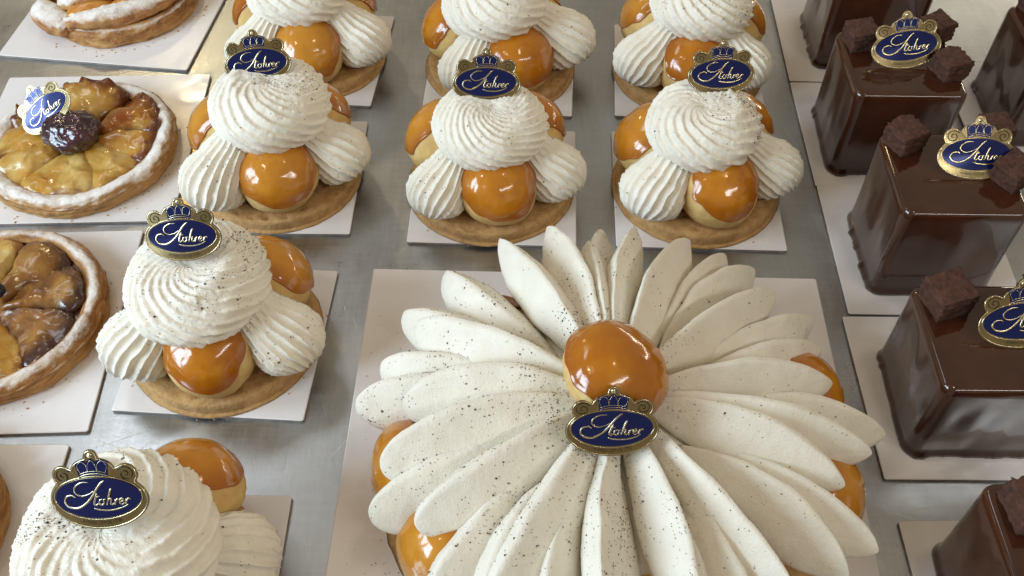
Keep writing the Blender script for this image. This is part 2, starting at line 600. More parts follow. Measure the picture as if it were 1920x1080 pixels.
def make_rosette(seed, N=18, turn=0.62, amp=0.22, tall=1.0, slump=0.0):
    prof = catmull([(0.02, 5.95), (0.6, 6.08), (1.35, 6.08), (2.1, 5.86), (2.68, 5.4), (2.95, 4.8), (2.82, 4.2), (2.4, 3.7), (1.6, 3.45), (0.05, 3.4)], 110)
    prof[:, 1] = 3.4 + (prof[:, 1] - 3.4) * tall
    nv = N * 16
    a = np.linspace(0, 2 * np.pi, nv, endpoint=False)[None]
    ln = np.concatenate([[0], np.cumsum(np.linalg.norm(np.diff(prof, axis=0), axis=1))])
    u = (ln / ln[-1])[:, None]
    r0, z0 = prof[:, :1], prof[:, 1:2]
    circ = np.stack([r0 * np.cos(a), r0 * np.sin(a), z0 + 0 * a], -1)
    tw = turn * 2 * np.pi * np.clip(u / 0.85, 0, 1.2) ** 0.85
    ph = N * (a - tw) / (2 * np.pi) + 0.35 * fbm(circ * 0.5, seed)
    rid = ridge_saw(ph)
    per = 0.72 + 0.38 * vnoise(np.stack([np.floor(ph) * 0.77 + 0 * a, 0 * ph, 0 * ph], -1), seed)
    fade = np.clip((r0 - 0.5) / 2.1, 0.06, 1)
    d = amp * fade * (rid - 0.55) * np.abs(per) + 0.015 * fbm(circ * 3.2, seed + 1) + 0.035 * rid * vnoise(circ * 7, seed + 4) + 0.03 * rid * vnoise(circ * 15, seed + 6)
    big = 0.10 * fbm(circ * 0.45, seed + 9, 2)
    nr = np.gradient(prof, axis=0)
    nrm = np.stack([-nr[:, 1], nr[:, 0]], -1)
    nrm /= np.linalg.norm(nrm, axis=1)[:, None]
    # outward (profile runs from the top down the outside)
    rr = r0 + (d + big) * np.abs(nrm[:, :1]) * np.sign(nrm[:, :1])
    zz = z0 + (d + big) * nrm[:, 1:2]
    # the last piped turn ends as one raised lip round the top
    lip = 0.16 * np.exp(-((u - 0.23 - 0.05 * a / 6.28) / 0.045) ** 2) * (0.5 + 0.5 * np.cos(a - 2.2 - seed))
    zz = zz + lip
    rr = np.maximum(rr, 0.01)
    wob = 1 + 0.02 * vnoise(np.stack([np.cos(a), np.sin(a), 0 * a], -1) * 1.1, seed + 3)
    P = np.stack([rr * wob * np.cos(a), rr * wob * np.sin(a), zz + 0 * a], -1)
    P[..., 0] += slump * np.clip(P[..., 2] - 4.2, 0, 3)
    return grid_mesh("cream_rosette", P, cap0=True, cap1=True)


def make_shell(seed, N=22, fat=1.12):
    """piped shell: fat round end on the base rim, ribs running up to a narrow end under the rosette (radial along +X)"""
    nu = 70
    path = catmull([(4.75, 0, 1.05), (4.5, 0, 1.55), (3.95, 0, 2.15), (3.1, 0, 2.85), (2.1, 0, 3.75), (0.9, 0, 4.7)], nu)
    t_ = np.linspace(0, 1, nu)
    rad = np.interp(t_, [0, 0.02, 0.06, 0.12, 0.19, 0.28, 0.38, 0.50, 0.62, 0.8, 1.0], [0.05, 0.30, 0.62, 0.95, 1.22, 1.42, 1.50, 1.42, 1.22, 0.92, 0.65]) * fat
    k = np.ones(5) / 5
    rad = np.convolve(np.pad(rad, 2, 'edge'), k, 'valid')
    tg = np.gradient(path, axis=0)
    tg /= np.linalg.norm(tg, axis=1)[:, None]
    sd = np.tile(np.array([0, 1.0, 0]), (nu, 1))
    up = np.cross(tg, sd)
    nv = N * 12
    a = np.linspace(0, 2 * np.pi, nv, endpoint=False)[None]
    T = t_[:, None]
    base = path[:, None] + 0 * a[..., None]
    q = np.stack([T * 4 + 0 * a, np.cos(a) + 0 * T, np.sin(a) + 0 * T], -1)
    tw = 0.9 * (T - 0.3)
    ph = N * (a + tw * 0.35) / (2 * np.pi) + 0.25 * fbm(q * 0.9, seed)
    rid = ridge_crest(ph)
    R = rad[:, None]
    d = R * (1 + 0.16 * (rid - 0.35)) + 0.02 * fbm(q * 3, seed + 1) + 0.04 * rid * vnoise(q * np.array([7, 9, 9]), seed + 2) + 0.03 * rid * vnoise(q * np.array([14, 12, 12]), seed + 5)
    # ribs run past the round end in little points
    P = base + d[..., None] * (np.cos(a)[..., None] * sd[:, None] * 1.02 + np.sin(a)[..., None] * up[:, None] * 0.95)
    P = P - (0.22 * (rid - 0.5) * np.exp(-(T / 0.10) ** 2))[..., None] * tg[:, None]
    return grid_mesh("cream_shell", P, cap0=True, cap1=True)


def speck_mesh(src, n, seed, weight, size=(0.018, 0.055), lift=0.0, big=0.12):
    """flakes of vanilla and pepper lying on a surface; src = [(mesh, Matrix)]"""
    rg = np.random.default_rng(seed)
    co, no, ar = [], [], []
    for me, mw in src:
        k = len(me.polygons)
        c = np.zeros(k * 3); me.polygons.foreach_get('center', c)
        nn = np.zeros(k * 3); me.polygons.foreach_get('normal', nn)
        a = np.zeros(k); me.polygons.foreach_get('area', a)
        R = np.array(mw.to_3x3())
        co.append(c.reshape(-1, 3) / U @ R.T + np.array(mw.translation) / U)
        no.append(nn.reshape(-1, 3) @ R.T)
        ar.append(a)
    co, no, ar = np.vstack(co), np.vstack(no), np.concatenate(ar)
    w = ar * weight(co, no) * np.exp(2.2 * fbm(co * 0.8, seed, 3))
    pick = rg.choice(len(co), n, p=w / w.sum())
    V, F = [], []
    for i in pick:
        c, nn = co[i], no[i] / (np.linalg.norm(no[i]) + 1e-9)
        t1 = np.cross(nn, rg.normal(size=3)); t1 /= np.linalg.norm(t1)
        t2 = np.cross(nn, t1)
        s = rg.uniform(*size) * (1.9 if rg.random() < big else 1.0)
        e = rg.uniform(0.5, 1.0)
        c = c + nn * (0.4 * s + lift) + (t1 * rg.normal() + t2 * rg.normal()) * 0.04
        b = len(V)
        V += [c + t1 * s, c + t2 * s * e, c - t1 * s * rg.uniform(.6, 1), c - t2 * s * e, c + nn * s * 0.5, c - nn * s * 0.8]
        F += [[b, b + 1, b + 4], [b + 1, b + 2, b + 4], [b + 2, b + 3, b + 4], [b + 3, b, b + 4], [b + 1, b, b + 5], [b + 2, b + 1, b + 5], [b + 3, b + 2, b + 5], [b, b + 3, b + 5]]
    return new_mesh("vanilla_specks", np.array(V), F, recalc=False, smooth=False)


BASES = [make_base(seed=k) for k in range(3)]
RCH = 2.08
CHOUX = [make_choux(RCH, 3 + k * 4) for k in range(2)]
CAPS = [make_cap(RCH, 3 + k * 4, 66 - 3 * k) for k in range(3)]
CAPS_FULL = [make_cap(RCH, 3 + k * 4, 90 - 6 * k) for k in range(2)]
ROSES = [make_rosette(1.0 + 3.7 * k, N=n, turn=tu, tall=ta, slump=sl) for k, (n, tu, ta, sl) in enumerate([
    (18, 0.62, 1.0, 0.05), (16, 0.72, 1.06, -0.06), (19, 0.58, 0.96, 0.0), (17, 0.68, 1.04, 0.08), (20, 0.74, 0.97, -0.05), (17, 0.60, 1.0, 0.10), (19, 0.70, 0.98, 0.03), (18, 0.64, 0.95, -0.08)])]
RN = iter(range(8))
SHELLS = [make_shell(2.0), make_shell(6.5, N=21, fat=1.16), make_shell(9.1, N=23, fat=1.10)]


def bun(parent, pos, out, tilt, k, rot, scale=1.0, cap=None):
    """choux bun whose dipped end points along OUT (angle) raised by TILT from the horizontal"""
    d = Vector((math.cos(out) * math.cos(tilt), math.sin(out) * math.cos(tilt), math.sin(tilt)))
    q = Vector((0, 0, 1)).rotation_difference(d)
    e = (q.to_matrix() @ Matrix.Rotation(rot, 3, 'Z')).to_euler()
    b = add("choux", CHOUX[k % 2], M['choux'], parent, pos, e, scale)
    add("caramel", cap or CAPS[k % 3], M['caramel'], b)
    return b


def puff_cake(x, y, off, k, rose_scale, rose_rot, nspeck, label, rose_shift=(0, 0, 0), speck_bias=(0, 0), tilts=(0.98, 0.80, 0.80), back_r=2.75):
    t_ = thing("cream_puff_cake", label, "pastry", (x, y, BT), (0, 0, 0), "small cream puff cakes")
    add("base", BASES[k % 3], M['base'], t_, (0, 0, 0.004), (0, 0, k * 1.3))
    th = 0.75
    vr = random.Random(int(x * 10 + y * 7))
    lx, ly = vr.uniform(-.07, .07), vr.uniform(-.07, .07)
    src = []
    for j in range(3):
        a = math.radians(off + 120 * j)
        R = 2.5 if j == 0 else (back_r if j == 1 else min(back_r, 2.75) if back_r < 3 else 2.0)
        bun(t_, (R * math.cos(a), R * math.sin(a), th + 1.50 + (0.0 if j == 0 else 0.45)), a, tilts[j], k + j, k + j * 2.0, 1.0)
    for j in range(3):
        a = math.radians(off + 60 + 120 * j + vr.uniform(-6, 6))
        ss = 0.96 * min(1.05, rose_scale ** 0.7) * vr.uniform(0.95, 1.05) * (0.78 if j == 1 else 1.0)
        o = add("cream_shell", SHELLS[(k + j) % 3], M['cream'], t_, (0, 0, 0), (0, 0, a), ss)
        src.append((o.data, Matrix.Rotation(a, 4, 'Z') @ Matrix.Scale(ss, 4)))
    ro = add("cream_rosette", ROSES[next(RN)], M['cream'], t_, (rose_shift[0], rose_shift[1], rose_shift[2] + 4.6 * (1 - rose_scale)), (lx, ly, rose_rot), (rose_scale, rose_scale, rose_scale * vr.uniform(0.95, 1.05)))
    mw = Matrix.Translation(ro.location) @ ro.rotation_euler.to_matrix().to_4x4() @ Matrix.Diagonal((*ro.scale, 1))
    bx, by = speck_bias

    def wt(c, n):
        g = np.exp(-((c[:, 0] - bx) ** 2 + (c[:, 1] - by) ** 2) / 3.5) * (c[:, 2] > 4.5) * 1.0 + 0.13
        return g * np.clip(n[:, 2] + 0.35, 0, 1) * (c[:, 2] > 1.0)
    me = speck_mesh(src + [(ro.data, mw)], int(nspeck * 1.7), 40 + k * 7 + int(x), wt, size=(0.010, 0.040))
    s = add("vanilla_specks", me, M['speck'], t_)
    s["kind"] = "stuff"
    return t_


puff_cake(-12.6, 49.9, -80, 0, 1.03, 0.4, 200, "cream puff cake in the back row next to the sugared pastry")
puff_cake(-0.7, 48.9, -66, 1, 1.03, 2.4, 160, "cream puff cake in the middle of the back row")
puff_cake(10.9, 48.5, -95, 2, 1.03, 4.4, 240, "cream puff cake in the back row nearest the chocolate cubes", speck_bias=(2, -.5))
puff_cake(-13.0, 39.35, -76, 1, 1.06, 1.0, 330, "cream puff cake beside the prune tart, upright dark blue plaque on top", speck_bias=(1.5, 0))
puff_cake(-1.2, 38.45, -80, 0, 0.99, 2.2, 230, "cream puff cake in the middle of the second row, right behind the petalled cake", speck_bias=(1.5, 0.3))
puff_cake(10.2, 38.3, -76, 2, 0.99, 3.1, 300, "cream puff cake in the second row beside the chocolate cubes", speck_bias=(2.2, 0.2))
puff_cake(-13.9, 27.95, -86, 2, 1.13, 5.1, 750, "cream puff cake standing alone in the third row, rosette thickly specked", speck_bias=(0.3, -0.2))
puff_cake(-14.5, 15.2, -55, 1, 1.25, 0.2, 750, "nearest cream puff cake, cut by the lower edge, rosette densely peppered on one side", speck_bias=(-1.6, -0.8), tilts=(0.7, 1.0, 0.8), back_r=3.6)

# ------------------------------------------------------------------ large petalled cake
CX, CY = 4.1, 20.9
big = thing("petal_cake", "large round cake of white cream petals with a caramel puff at its centre", "cake", (CX, CY, BT))
add("base", make_base(R=9.4, th=1.0, seed=6), M['base'], big, (0, 0, 0.004))
for j, ad in enumerate([-171, -144, -114, -82, -50, -17, 14, 43, 70, 100, 130, 160]):
    a = math.radians(ad)
    if -120 < ad < -40:
        bun(big, (7.1 * math.cos(a), 7.1 * math.sin(a), 1.6), a, 0.2, j, j * 1.1, 0.95, CAPS_FULL[0])
        continue
    bun(big, ((7.6 if 20 < ad < 165 else 8.25 if abs(ad) > 90 else 7.5 if ad < -40 else 8.8) * math.cos(a), (7.6 if 20 < ad < 165 else 8.25 if abs(ad) > 90 else 7.5 if ad < -40 else 8.8) * math.sin(a), 1.55 if 20 < ad < 165 else 2.1), a, 0.2, j, j * 1.1, 1.0, CAPS_FULL[0])


def dome_core():
    prof = catmull([(0.02, 5.1), (2.0, 4.9), (4.5, 4.2), (7.0, 3.2), (8.4, 2.0), (8.4, 1.2), (7.5, 1.0)], 30)
    a = np.linspace(0, 2 * np.pi, 90, endpoint=False)
    P = np.zeros((30, 90, 3))
    P[..., 0] = prof[:, :1] * np.cos(a)
    P[..., 1] = prof[:, :1] * np.sin(a)
    P[..., 2] = prof[:, 1:2]
    return grid_mesh("cream_filling", P, cap0=True, cap1=True)


add("cream_filling", dome_core(), M['petal'], big)


def make_petal(ang, rt, zt, r0, z0, w, h, lean, bend, seed):
    """one petal piped with a slit nozzle: a long wedge with a sharp ridge, pointed at the outer end"""
    ns = 54
    w = w * (1.16 if math.cos(ang) < -0.3 else 1.0)
    s = np.linspace(0, 1, ns) ** 0.9
    # stations bunch up at the tip
    s = 1 - (1 - s) ** 1.35
    r = r0 + (rt - r0) * s
    lat = bend * np.sin(np.pi * s) ** 1.0
    blunt = 1.0 if math.cos(ang) < -0.45 else 0.0
    ell = np.clip(1 - ((s - 0.50) / 0.50).clip(0, 1) ** (2.1 + 0.5 * blunt), 0, 1) ** (0.72 - 0.2 * blunt)
    rise = 0.22 + 0.78 * np.sin(np.clip(s / 0.60, 0, 1) * np.pi / 2)
    hh = h * rise * ell ** 0.9
    ww = w * (0.26 + 0.74 * np.sin(np.clip(s / 0.62, 0, 1) * np.pi / 2)) * np.clip(1 - ((s - 0.55) / 0.45).clip(0, 1) ** (2.1 + 0.5 * blunt), 0, 1) ** (0.74 - 0.22 * blunt)
    zc = z0 + (zt - z0) * s ** 1.5                    # middle height of the section
    q = np.concatenate([np.linspace(0, 1, 13), np.linspace(1, 0, 13)[1:], np.linspace(0, 1, 6)[1:-1]])
    nq = len(q)
    X = np.zeros((ns, nq)); Z = np.zeros((ns, nq))
    up = np.linspace(0, 1, 13)
    half = (1 - up ** (1.10 + 0.3 * blunt)) * 0.97 + 0.03 * np.sqrt(np.clip(1 - up ** 8, 0, 1))
    half = half * (1 - 0.35 * (1 - up) ** 3)           # tucked in underneath
    left = [-half[i] for i in range(13)] + [half[i] for i in range(12, -1, -1)][1:]
    hq = list(up) + list(up[::-1])[1:]
    m = 4
    for k in range(m):
        left.append(half[0] * (1 - 2 * (k + 1) / (m + 1)))
        hq.append(-0.10 * math.sin(math.pi * (k + 1) / (m + 1)))
    left, hq = np.array(left), np.array(hq)
    X = ww[:, None] * left[None] * 0.5 + lean * hh[:, None] * hq[None] + lat[:, None]
    Z = zc[:, None] + hh[:, None] * (hq[None] - 0.5)
    Rr = r[:, None] + 0 * X
    pp = np.stack([Rr, X, Z], -1)
    d = 0.06 * fbm(pp * 0.8, seed) + 0.016 * vnoise(pp * np.array([1.2, 6, 6]), seed + 2)
    X = X + d
    Z = Z + 0.05 * vnoise(pp * 0.8, seed + 5) + 0.008 * vnoise(pp * 8, seed + 6)
    c, sn = math.cos(ang), math.sin(ang)
    P = np.stack([Rr * c - X * sn, Rr * sn + X * c, Z], -1)
    return grid_mesh("cream_petal", P, cap0=True, cap1=True)


UP = [(-76, 9.4), (104, 10.7), (117, 10.6), (152, 9.5), (177, 8.6), (-166, 9.6), (-146, 9.2), (-119, 9.6), (-95, 9.8), (-52, 9.9), (-21, 9.4), (-9, 10.4), (10, 9.4), (38, 10.0), (67, 10.4), (81, 10.5), (94, 9.6)]
LO = [(-121, 9.8), (-90, 9.9), (-62, 10.0), (131, 10.9), (147, 10.7), (163, 10.2), (174, 10.7), (-157, 10.4), (-135, 9.9), (-107, 10.0), (-74, 10.2), (-38, 10.6), (-29, 11.2), (-2, 11.3), (22, 10.3), (30, 11.0), (49, 11.2), (57, 11.2), (88, 11.0)]
petals = []
rp = random.Random(4)


def petal_lean(ad):
    """the slit nozzle was turned: front petals lean away from the middle of the front, back ones only a little"""
    if -180 <= ad < -98:
        return rp.uniform(-0.36, -0.22)
    if -82 < ad <= 0:
        return rp.uniform(0.22, 0.36)
    if 0 < ad < 90:
        return rp.uniform(0.15, 0.35)
    return rp.uniform(-0.30, 0.05)


for i, (ad, r) in enumerate(LO):
    me = make_petal(math.radians(ad), r + 0.1, 3.3 + (0.25 if -125 < ad < -30 else 0), 3.0, 4.4 + (0.25 if -125 < ad < -30 else 0), 2.8, 2.3, petal_lean(ad), rp.uniform(-.25, .25), 20 + i * 1.7)
    petals.append(add("cream_petal", me, M['petal'], big))
for i, (ad, r) in enumerate(UP):
    me = make_petal(math.radians(ad + rp.uniform(-1.5, 1.5)), r, 4.35 + rp.uniform(-.2, .2), 1.2, 5.75, rp.uniform(2.45, 2.8) * (0.9 if ad < -25 and ad > -155 else 1), rp.uniform(2.3, 2.6) * (0.82 if ad < -25 and ad > -155 else 1), petal_lean(ad), rp.uniform(-.35, .35), 60 + i * 1.3)
    petals.append(add("cream_petal", me, M['petal'], big))
bun(big, (-0.1, 0.35, 6.85), math.radians(10), 1.15, 0, 0.9, (1.02, 1.02, 0.86), CAPS_FULL[1])


def wt_big(c, n):
    r = np.hypot(c[:, 0], c[:, 1])
    front = 0.25 + 1.3 * np.exp(-((c[:, 0] - 0.3) ** 2 / 7 + (c[:, 1] + 4.0) ** 2 / 9)) + 0.5 * np.exp(-((c[:, 0] + 4) ** 2 + (c[:, 1] - 1) ** 2) / 12) + 0.35 * np.exp(-(r - 2.8) ** 2 / 2)
    return front * np.clip(n[:, 2] + 0.2, 0, 1) * (r < 10.5) * np.where(c[:, 0] > 2.5, 0.4, 1)


I4 = Matrix.Identity(4)
s = add("vanilla_specks", speck_mesh([(p.data, I4) for p in petals], 6500, 77, wt_big, size=(0.009, 0.036), big=0.10), M['speck'], big)
s["kind"] = "stuff"
# specks and a crumb fallen on the large board
rg = np.random.default_rng(9)
V, F = [], []
for k in range(70):
    x, y = rg.uniform(-6.9, -3.6), 15.6 + 14 * rg.random() ** 1.8
    s_ = rg.uniform(0.02, 0.06)
    b = len(V)
    a = rg.uniform(0, 3.14, 3) + np.array([0, 2.1, 4.2])
    V += [(x + s_ * math.cos(q), y + s_ * math.sin(q), BT + 0.003) for q in a] + [(x, y, BT + s_ * 0.8)]
    F += [[b, b + 1, b + 2], [b, b + 1, b + 3], [b + 1, b + 2, b + 3], [b + 2, b, b + 3]]
o = add("fallen_specks", new_mesh("fallen_specks", V, F, smooth=False), M['speck'])
o["kind"] = "stuff"
o["label"] = "dark vanilla specks fallen on the large white board"
o["category"] = "specks"


# ------------------------------------------------------------------ chocolate cubes
def make_choc(seed, w=5.9, d=5.7, h=5.65):
    per = rounded_rect(w, d, 0.55, 9)
    per = np.array(per + [per[0]])
    ln = np.concatenate([[0], np.cumsum(np.linalg.norm(np.diff(per, axis=0), axis=1))])
    n = 260
    # denser at corners
    tt = np.linspace(0, ln[-1], n, endpoint=False)
    px, py = np.interp(tt, ln, per[:, 0]), np.interp(tt, ln, per[:, 1])
    prof = [(0.03, 0.0), (0.12, 0.04), (0.10, 0.18), (0.02, 0.34)] + [(0.0 - 0.03 * math.sin(math.pi * q), 0.34 + q * (h - 0.75)) for q in np.linspace(0.04, 1, 34)]
    prof += [(-0.012, h - 0.30), (-0.035, h - 0.19), (-0.085, h - 0.09), (-0.17, h - 0.035), (-0.30, h - 0.005)]
    P, side = [], []
    nrm = np.stack([np.gradient(py), -np.gradient(px)], -1)
    nrm /= np.linalg.norm(nrm, axis=1)[:, None]
    for off, z in prof:
        q = np.stack([px * 0.9, py * 0.9, np.full(n, z * 0.16)], -1)
        dr = 0.07 * fbm(q * np.array([0.75, 0.75, 1.6]), seed, 2) * min(1, max(0.0, (h - z) / 2.2))
        if z < 0.4:
            dr = dr + 0.15 * np.maximum(0, fbm(np.stack([px * 2.2, py * 2.2, 0 * px], -1), seed + 3)) * (1 - z / 0.5)
        e = off + dr
        P.append(np.stack([px + nrm[:, 0] * e, py + nrm[:, 1] * e, np.full(n, z)], -1))
        side.append(np.full(n, 1.0 if z < h - 0.2 else 0.0))
    top = P[-1].copy()
    for k in (0.9, 0.75, 0.55, 0.3, 0.05):
        q = top * np.array([k, k, 1])
        q[:, 2] += 0.02 * vnoise(q * 0.6, seed + 5) + 0.02 * (1 - k)
        P.append(q)
        side.append(np.zeros(n))
    me = grid_mesh("glazed_cake", np.array(P), cap0=True, cap1=True)
    add_attr(me, "side", np.array(side))
    return me


def make_brownie(seed, w=1.45):
    n = 20
    bm = bmesh.new()
    bmesh.ops.create_cube(bm, size=2.0)
    bmesh.ops.subdivide_edges(bm, edges=bm.edges, cuts=n, use_grid_fill=True)
    co = np.array([v.co[:] for v in bm.verts])
    L = np.linalg.norm(co, axis=1)
    sph = co / L[:, None]
    co2 = co * 0.94 + sph * 0.08
    co2 = co2 * (1 + 0.06 * fbm(co * 1.1, seed)[:, None] + 0.055 * fbm(co * 4.0, seed + 2)[:, None] + 0.03 * vnoise(co * 11, seed)[:, None])
    # a baked skin line near the top
    co2[:, :2] *= (1 + 0.07 * np.exp(-((co[:, 2] - 0.55) / 0.10) ** 2))[:, None]
    co2[:, 2] = np.maximum(co2[:, 2], -0.93)
    co2 *= np.array([w / 2, w / 2, w / 2 * 0.8])
    co2[:, 2] -= co2[:, 2].min()
    for v, c in zip(bm.verts, co2):
        v.co = Vector(c) * U
    me = bpy.data.meshes.new("brownie_cube")
    bm.to_mesh(me)
    bm.free()
    me.shade_smooth()
    return me


CHOC = [make_choc(3.3), make_choc(12.9)]
BROWN = [make_brownie(2.0), make_brownie(5.5), make_brownie(8.8)]
HB = 5.63


def choc_cube(x, y, ang, k, brs, label, zs=1.0):
    t_ = thing("chocolate_cake", label, "chocolate cake", (x, y, BT), (0, 0, math.radians(ang)), "glazed chocolate cubes")
    add("glazed_cake", CHOC[k % 2], M['choc'], t_, (0, 0, 0.004), (0, 0, 0), (1, 1, zs))
    for j, (bx, by, rz, sc_) in enumerate(brs):
        add("brownie_cube", BROWN[(k + j) % 3], M['brownie'], t_, (bx, by, HB * zs), (0, 0, rz), sc_)
    return t_


B3 = [(-2.0, 1.5, 0.2, 1.0), (2.3, 2.3, 0.5, 0.95), (2.25, -0.9, 0.35, 1.0)]
choc_cube(21.9, 51.4, -2, 0, [(-2.1, 1.9, 0.1, 1), (2.3, 2.0, 0.4, 1)], "rearmost glazed chocolate cube, its top above the photo")
choc_cube(20.85, 42.05, -1.2, 1, B3, "chocolate cube with gold plaque, second from the back, three brownie bits on top")
choc_cube(21.1, 33.4, -1.2, 0, [(-2.0, 1.9, 0.5, 1.02), (2.4, 2.4, 0.1, 0.95), (2.5, -0.5, 0.6, 1.0)], "chocolate cube in the middle of its row, behind the one nearest the petalled cake", 1.04)
choc_cube(20.55, 24.2, -0.5, 1, [(-1.85, 1.7, 0.3, 1.12), (2.4, 2.0, 0.1, 1)], "glossy chocolate cube beside the large petalled cake", 0.92)
choc_cube(20.5, 14.3, 0, 0, [(-1.6, 1.6, 0.1, 1.15), (2.2, 1.8, 0.3, 1)], "frontmost chocolate cube in the corner, cut by the lower edge")
choc_cube(31.1, 44.4, -1, 1, [(-1.6, 2.2, 0.3, 1.0)], "chocolate cube of the outer row, cut by the edge of the photo")


# ------------------------------------------------------------------ fruit tarts
def make_crust(R, seed, hside=1.55, rim=1.0, inner=0.95):
    prof = catmull([(R - 0.35, 0.0), (R - 0.10, 0.05), (R, 0.35), (R - 0.02, 0.8), (R - 0.05, hside - 0.25), (R - 0.28, hside + 0.10), (R - 0.62, hside + 0.16), (R - rim, hside - 0.12), (R - rim - 0.25, inner), (0.02, inner)], 74)
    n = 300
    a = np.linspace(0, 2 * np.pi, n, endpoint=False)[None]
    r, z = prof[:, :1], prof[:, 1:2]
    c = np.stack([r * np.cos(a), r * np.sin(a), z + 0 * a], -1)
    out = np.clip((r - (R - rim - 0.1)) / 0.4, 0, 1)
    wall = np.clip(1 - (z - 0.1) / (hside * 1.02), 0, 1) ** 0.4 * np.clip((r - (R - 0.5)) / 0.3, 0, 1)
    lam = fbm(c * np.array([1.2, 1.2, 4.5]), seed) * 0.065 * wall
    d = (0.10 * fbm(c * 0.55, seed + 1, 2) + 0.04 * fbm(c * 2.5, seed + 2)) * out + lam + 0.03 * fbm(c * np.array([4, 4, 9]), seed + 8) * wall
    rr = r + d
    zz = z + out * (0.10 * fbm(c * np.array([0.7, 0.7, 0.2]), seed + 3, 2) + 0.04 * fbm(c * 3, seed + 4)) * np.clip(z / hside, 0, 1)
    P = np.stack([rr * np.cos(a), rr * np.sin(a), zz + 0 * a], -1)
    me = grid_mesh("crust", P, cap0=True, cap1=True)
    nz = np.zeros(len(me.vertices) * 3)
    me.vertices.foreach_get('normal', nz)
    nz = nz.reshape(-1, 3)[:, 2]
    sug = np.clip(np.abs(nz) * 1.05, 0, 1) * (out * np.ones_like(a)).ravel() * (P[..., 2].ravel() > 0.55 * hside)
    add_attr(me, "sugar", sug)
    return me


def make_filling(R, seed, z=1.15):
    rr = np.linspace(0.02, R, 36)[:, None]
    a = np.linspace(0, 2 * np.pi, 110, endpoint=False)[None]
    c = np.stack([rr * np.cos(a), rr * np.sin(a), 0 * rr * a], -1)
    P = c.copy()
    P[..., 2] = z + 0.12 * fbm(c * 0.9, seed) + 0.05 * fbm(c * 3, seed + 1)
    me = grid_mesh("filling", P, cap0=True)
    add_attr(me, "burn", np.clip((rr - R * 0.55) / (R * 0.5), 0, 1) * np.ones_like(a))
    add_attr(me, "tone", 0 * rr * a)
    return me


def make_slice(a0, a1, r0, r1, z, h, seed, tilt=0.0, burn_out=1.0, burn_all=0.0, tone=0.0, curl=0.0):
    """a fruit segment: wedge between two angles with a domed, wrinkled top and burnt outer edge"""
    nu, nv = 30, 30
    u = np.linspace(0, 1, nu)[:, None]
    v = np.linspace(0, 1, nv)[None]
    e = 1 - (np.abs(2 * u - 1) ** 4.5)
    g = 1 - (np.abs(2 * v - 1) ** 5.0)
    dome = np.sqrt(np.clip(e * g, 0, 1))
    # wedge with rounded ends
    rad = r0 + (r1 - r0) * (0.5 + (u - 0.5) * (0.80 + 0.20 * np.sqrt(np.clip(g, 0, 1))))
    aw = (a1 - a0) * (0.86 + 0.14 * np.sqrt(np.clip(e, 0, 1)))
    an = (a0 + a1) / 2 + (v - 0.5) * aw
    c = np.stack([rad * np.cos(an), rad * np.sin(an), 0 * rad * an], -1)
    zz = z + h * dome * (0.75 + 0.25 * np.sin(np.pi * v)) + 0.26 * fbm(c * 0.7, seed, 2) * dome + 0.035 * fbm(c * 2.6, seed + 1) + curl * np.clip((u - 0.72) / 0.28, 0, 1) ** 1.5 * (0.6 + 0.8 * vnoise(c * 2.3, seed + 12)) * (1 - np.abs(2 * v - 1) ** 6) + tilt * (v - 0.5) * dome + 0.12 * np.clip(u - 0.7, 0, 1) * 3 * vnoise(c * 2, seed + 4)
    top = np.stack([c[..., 0] + 0.20 * fbm(c * 1.1, seed + 7), c[..., 1] + 0.20 * fbm(c * 1.1, seed + 8), zz], -1)
    V = top.reshape(-1, 3)
    F = grid_faces(nu, nv, closed_v=False)
    idx = np.arange(nu * nv).reshape(nu, nv)
    ring = np.concatenate([idx[0, :-1], idx[:-1, -1], idx[-1, :0:-1], idx[:0:-1, 0]])
    low = V[ring].copy()
    low[:, 2] = z - 0.5
    b = len(V)
    V = np.vstack([V, low])
    m = len(ring)
    for k in range(m):
        F.append([int(ring[k]), int(ring[(k + 1) % m]), b + (k + 1) % m, b + k])
    F.append(list(range(b, b + m)))
    me = new_mesh("fruit_slice", V, F)
    bu = burn_out * np.clip((u - 0.62) / 0.38, 0, 1) ** 1.3 + 0.75 * np.abs(2 * v - 1) ** 5 + burn_all
    add_attr(me, "burn", np.concatenate([(bu + 0 * v).ravel(), np.full(m, 0.9)]))
    add_attr(me, "tone", np.full(len(V), tone))
    return me


def lump(name, r, seed, squash=0.75, wr=0.16, n=40):
    u = np.linspace(0.03, math.pi - 0.03, n)[:, None]
    a = np.linspace(0, 2 * np.pi, n * 2, endpoint=False)[None]
    D = np.stack([np.sin(u) * np.cos(a), np.sin(u) * np.sin(a), np.cos(u) + 0 * a], -1)
    P = D * (r * (1 + wr * fbm(D * 1.4, seed) + wr * 0.45 * (1 - np.abs(vnoise(D * 3.2, seed + 3))) + 0.03 * fbm(D * 7, seed)))[..., None]
    P[..., 2] *= squash
    return grid_mesh(name, P, cap0=True, cap1=True)


R2 = 5.35
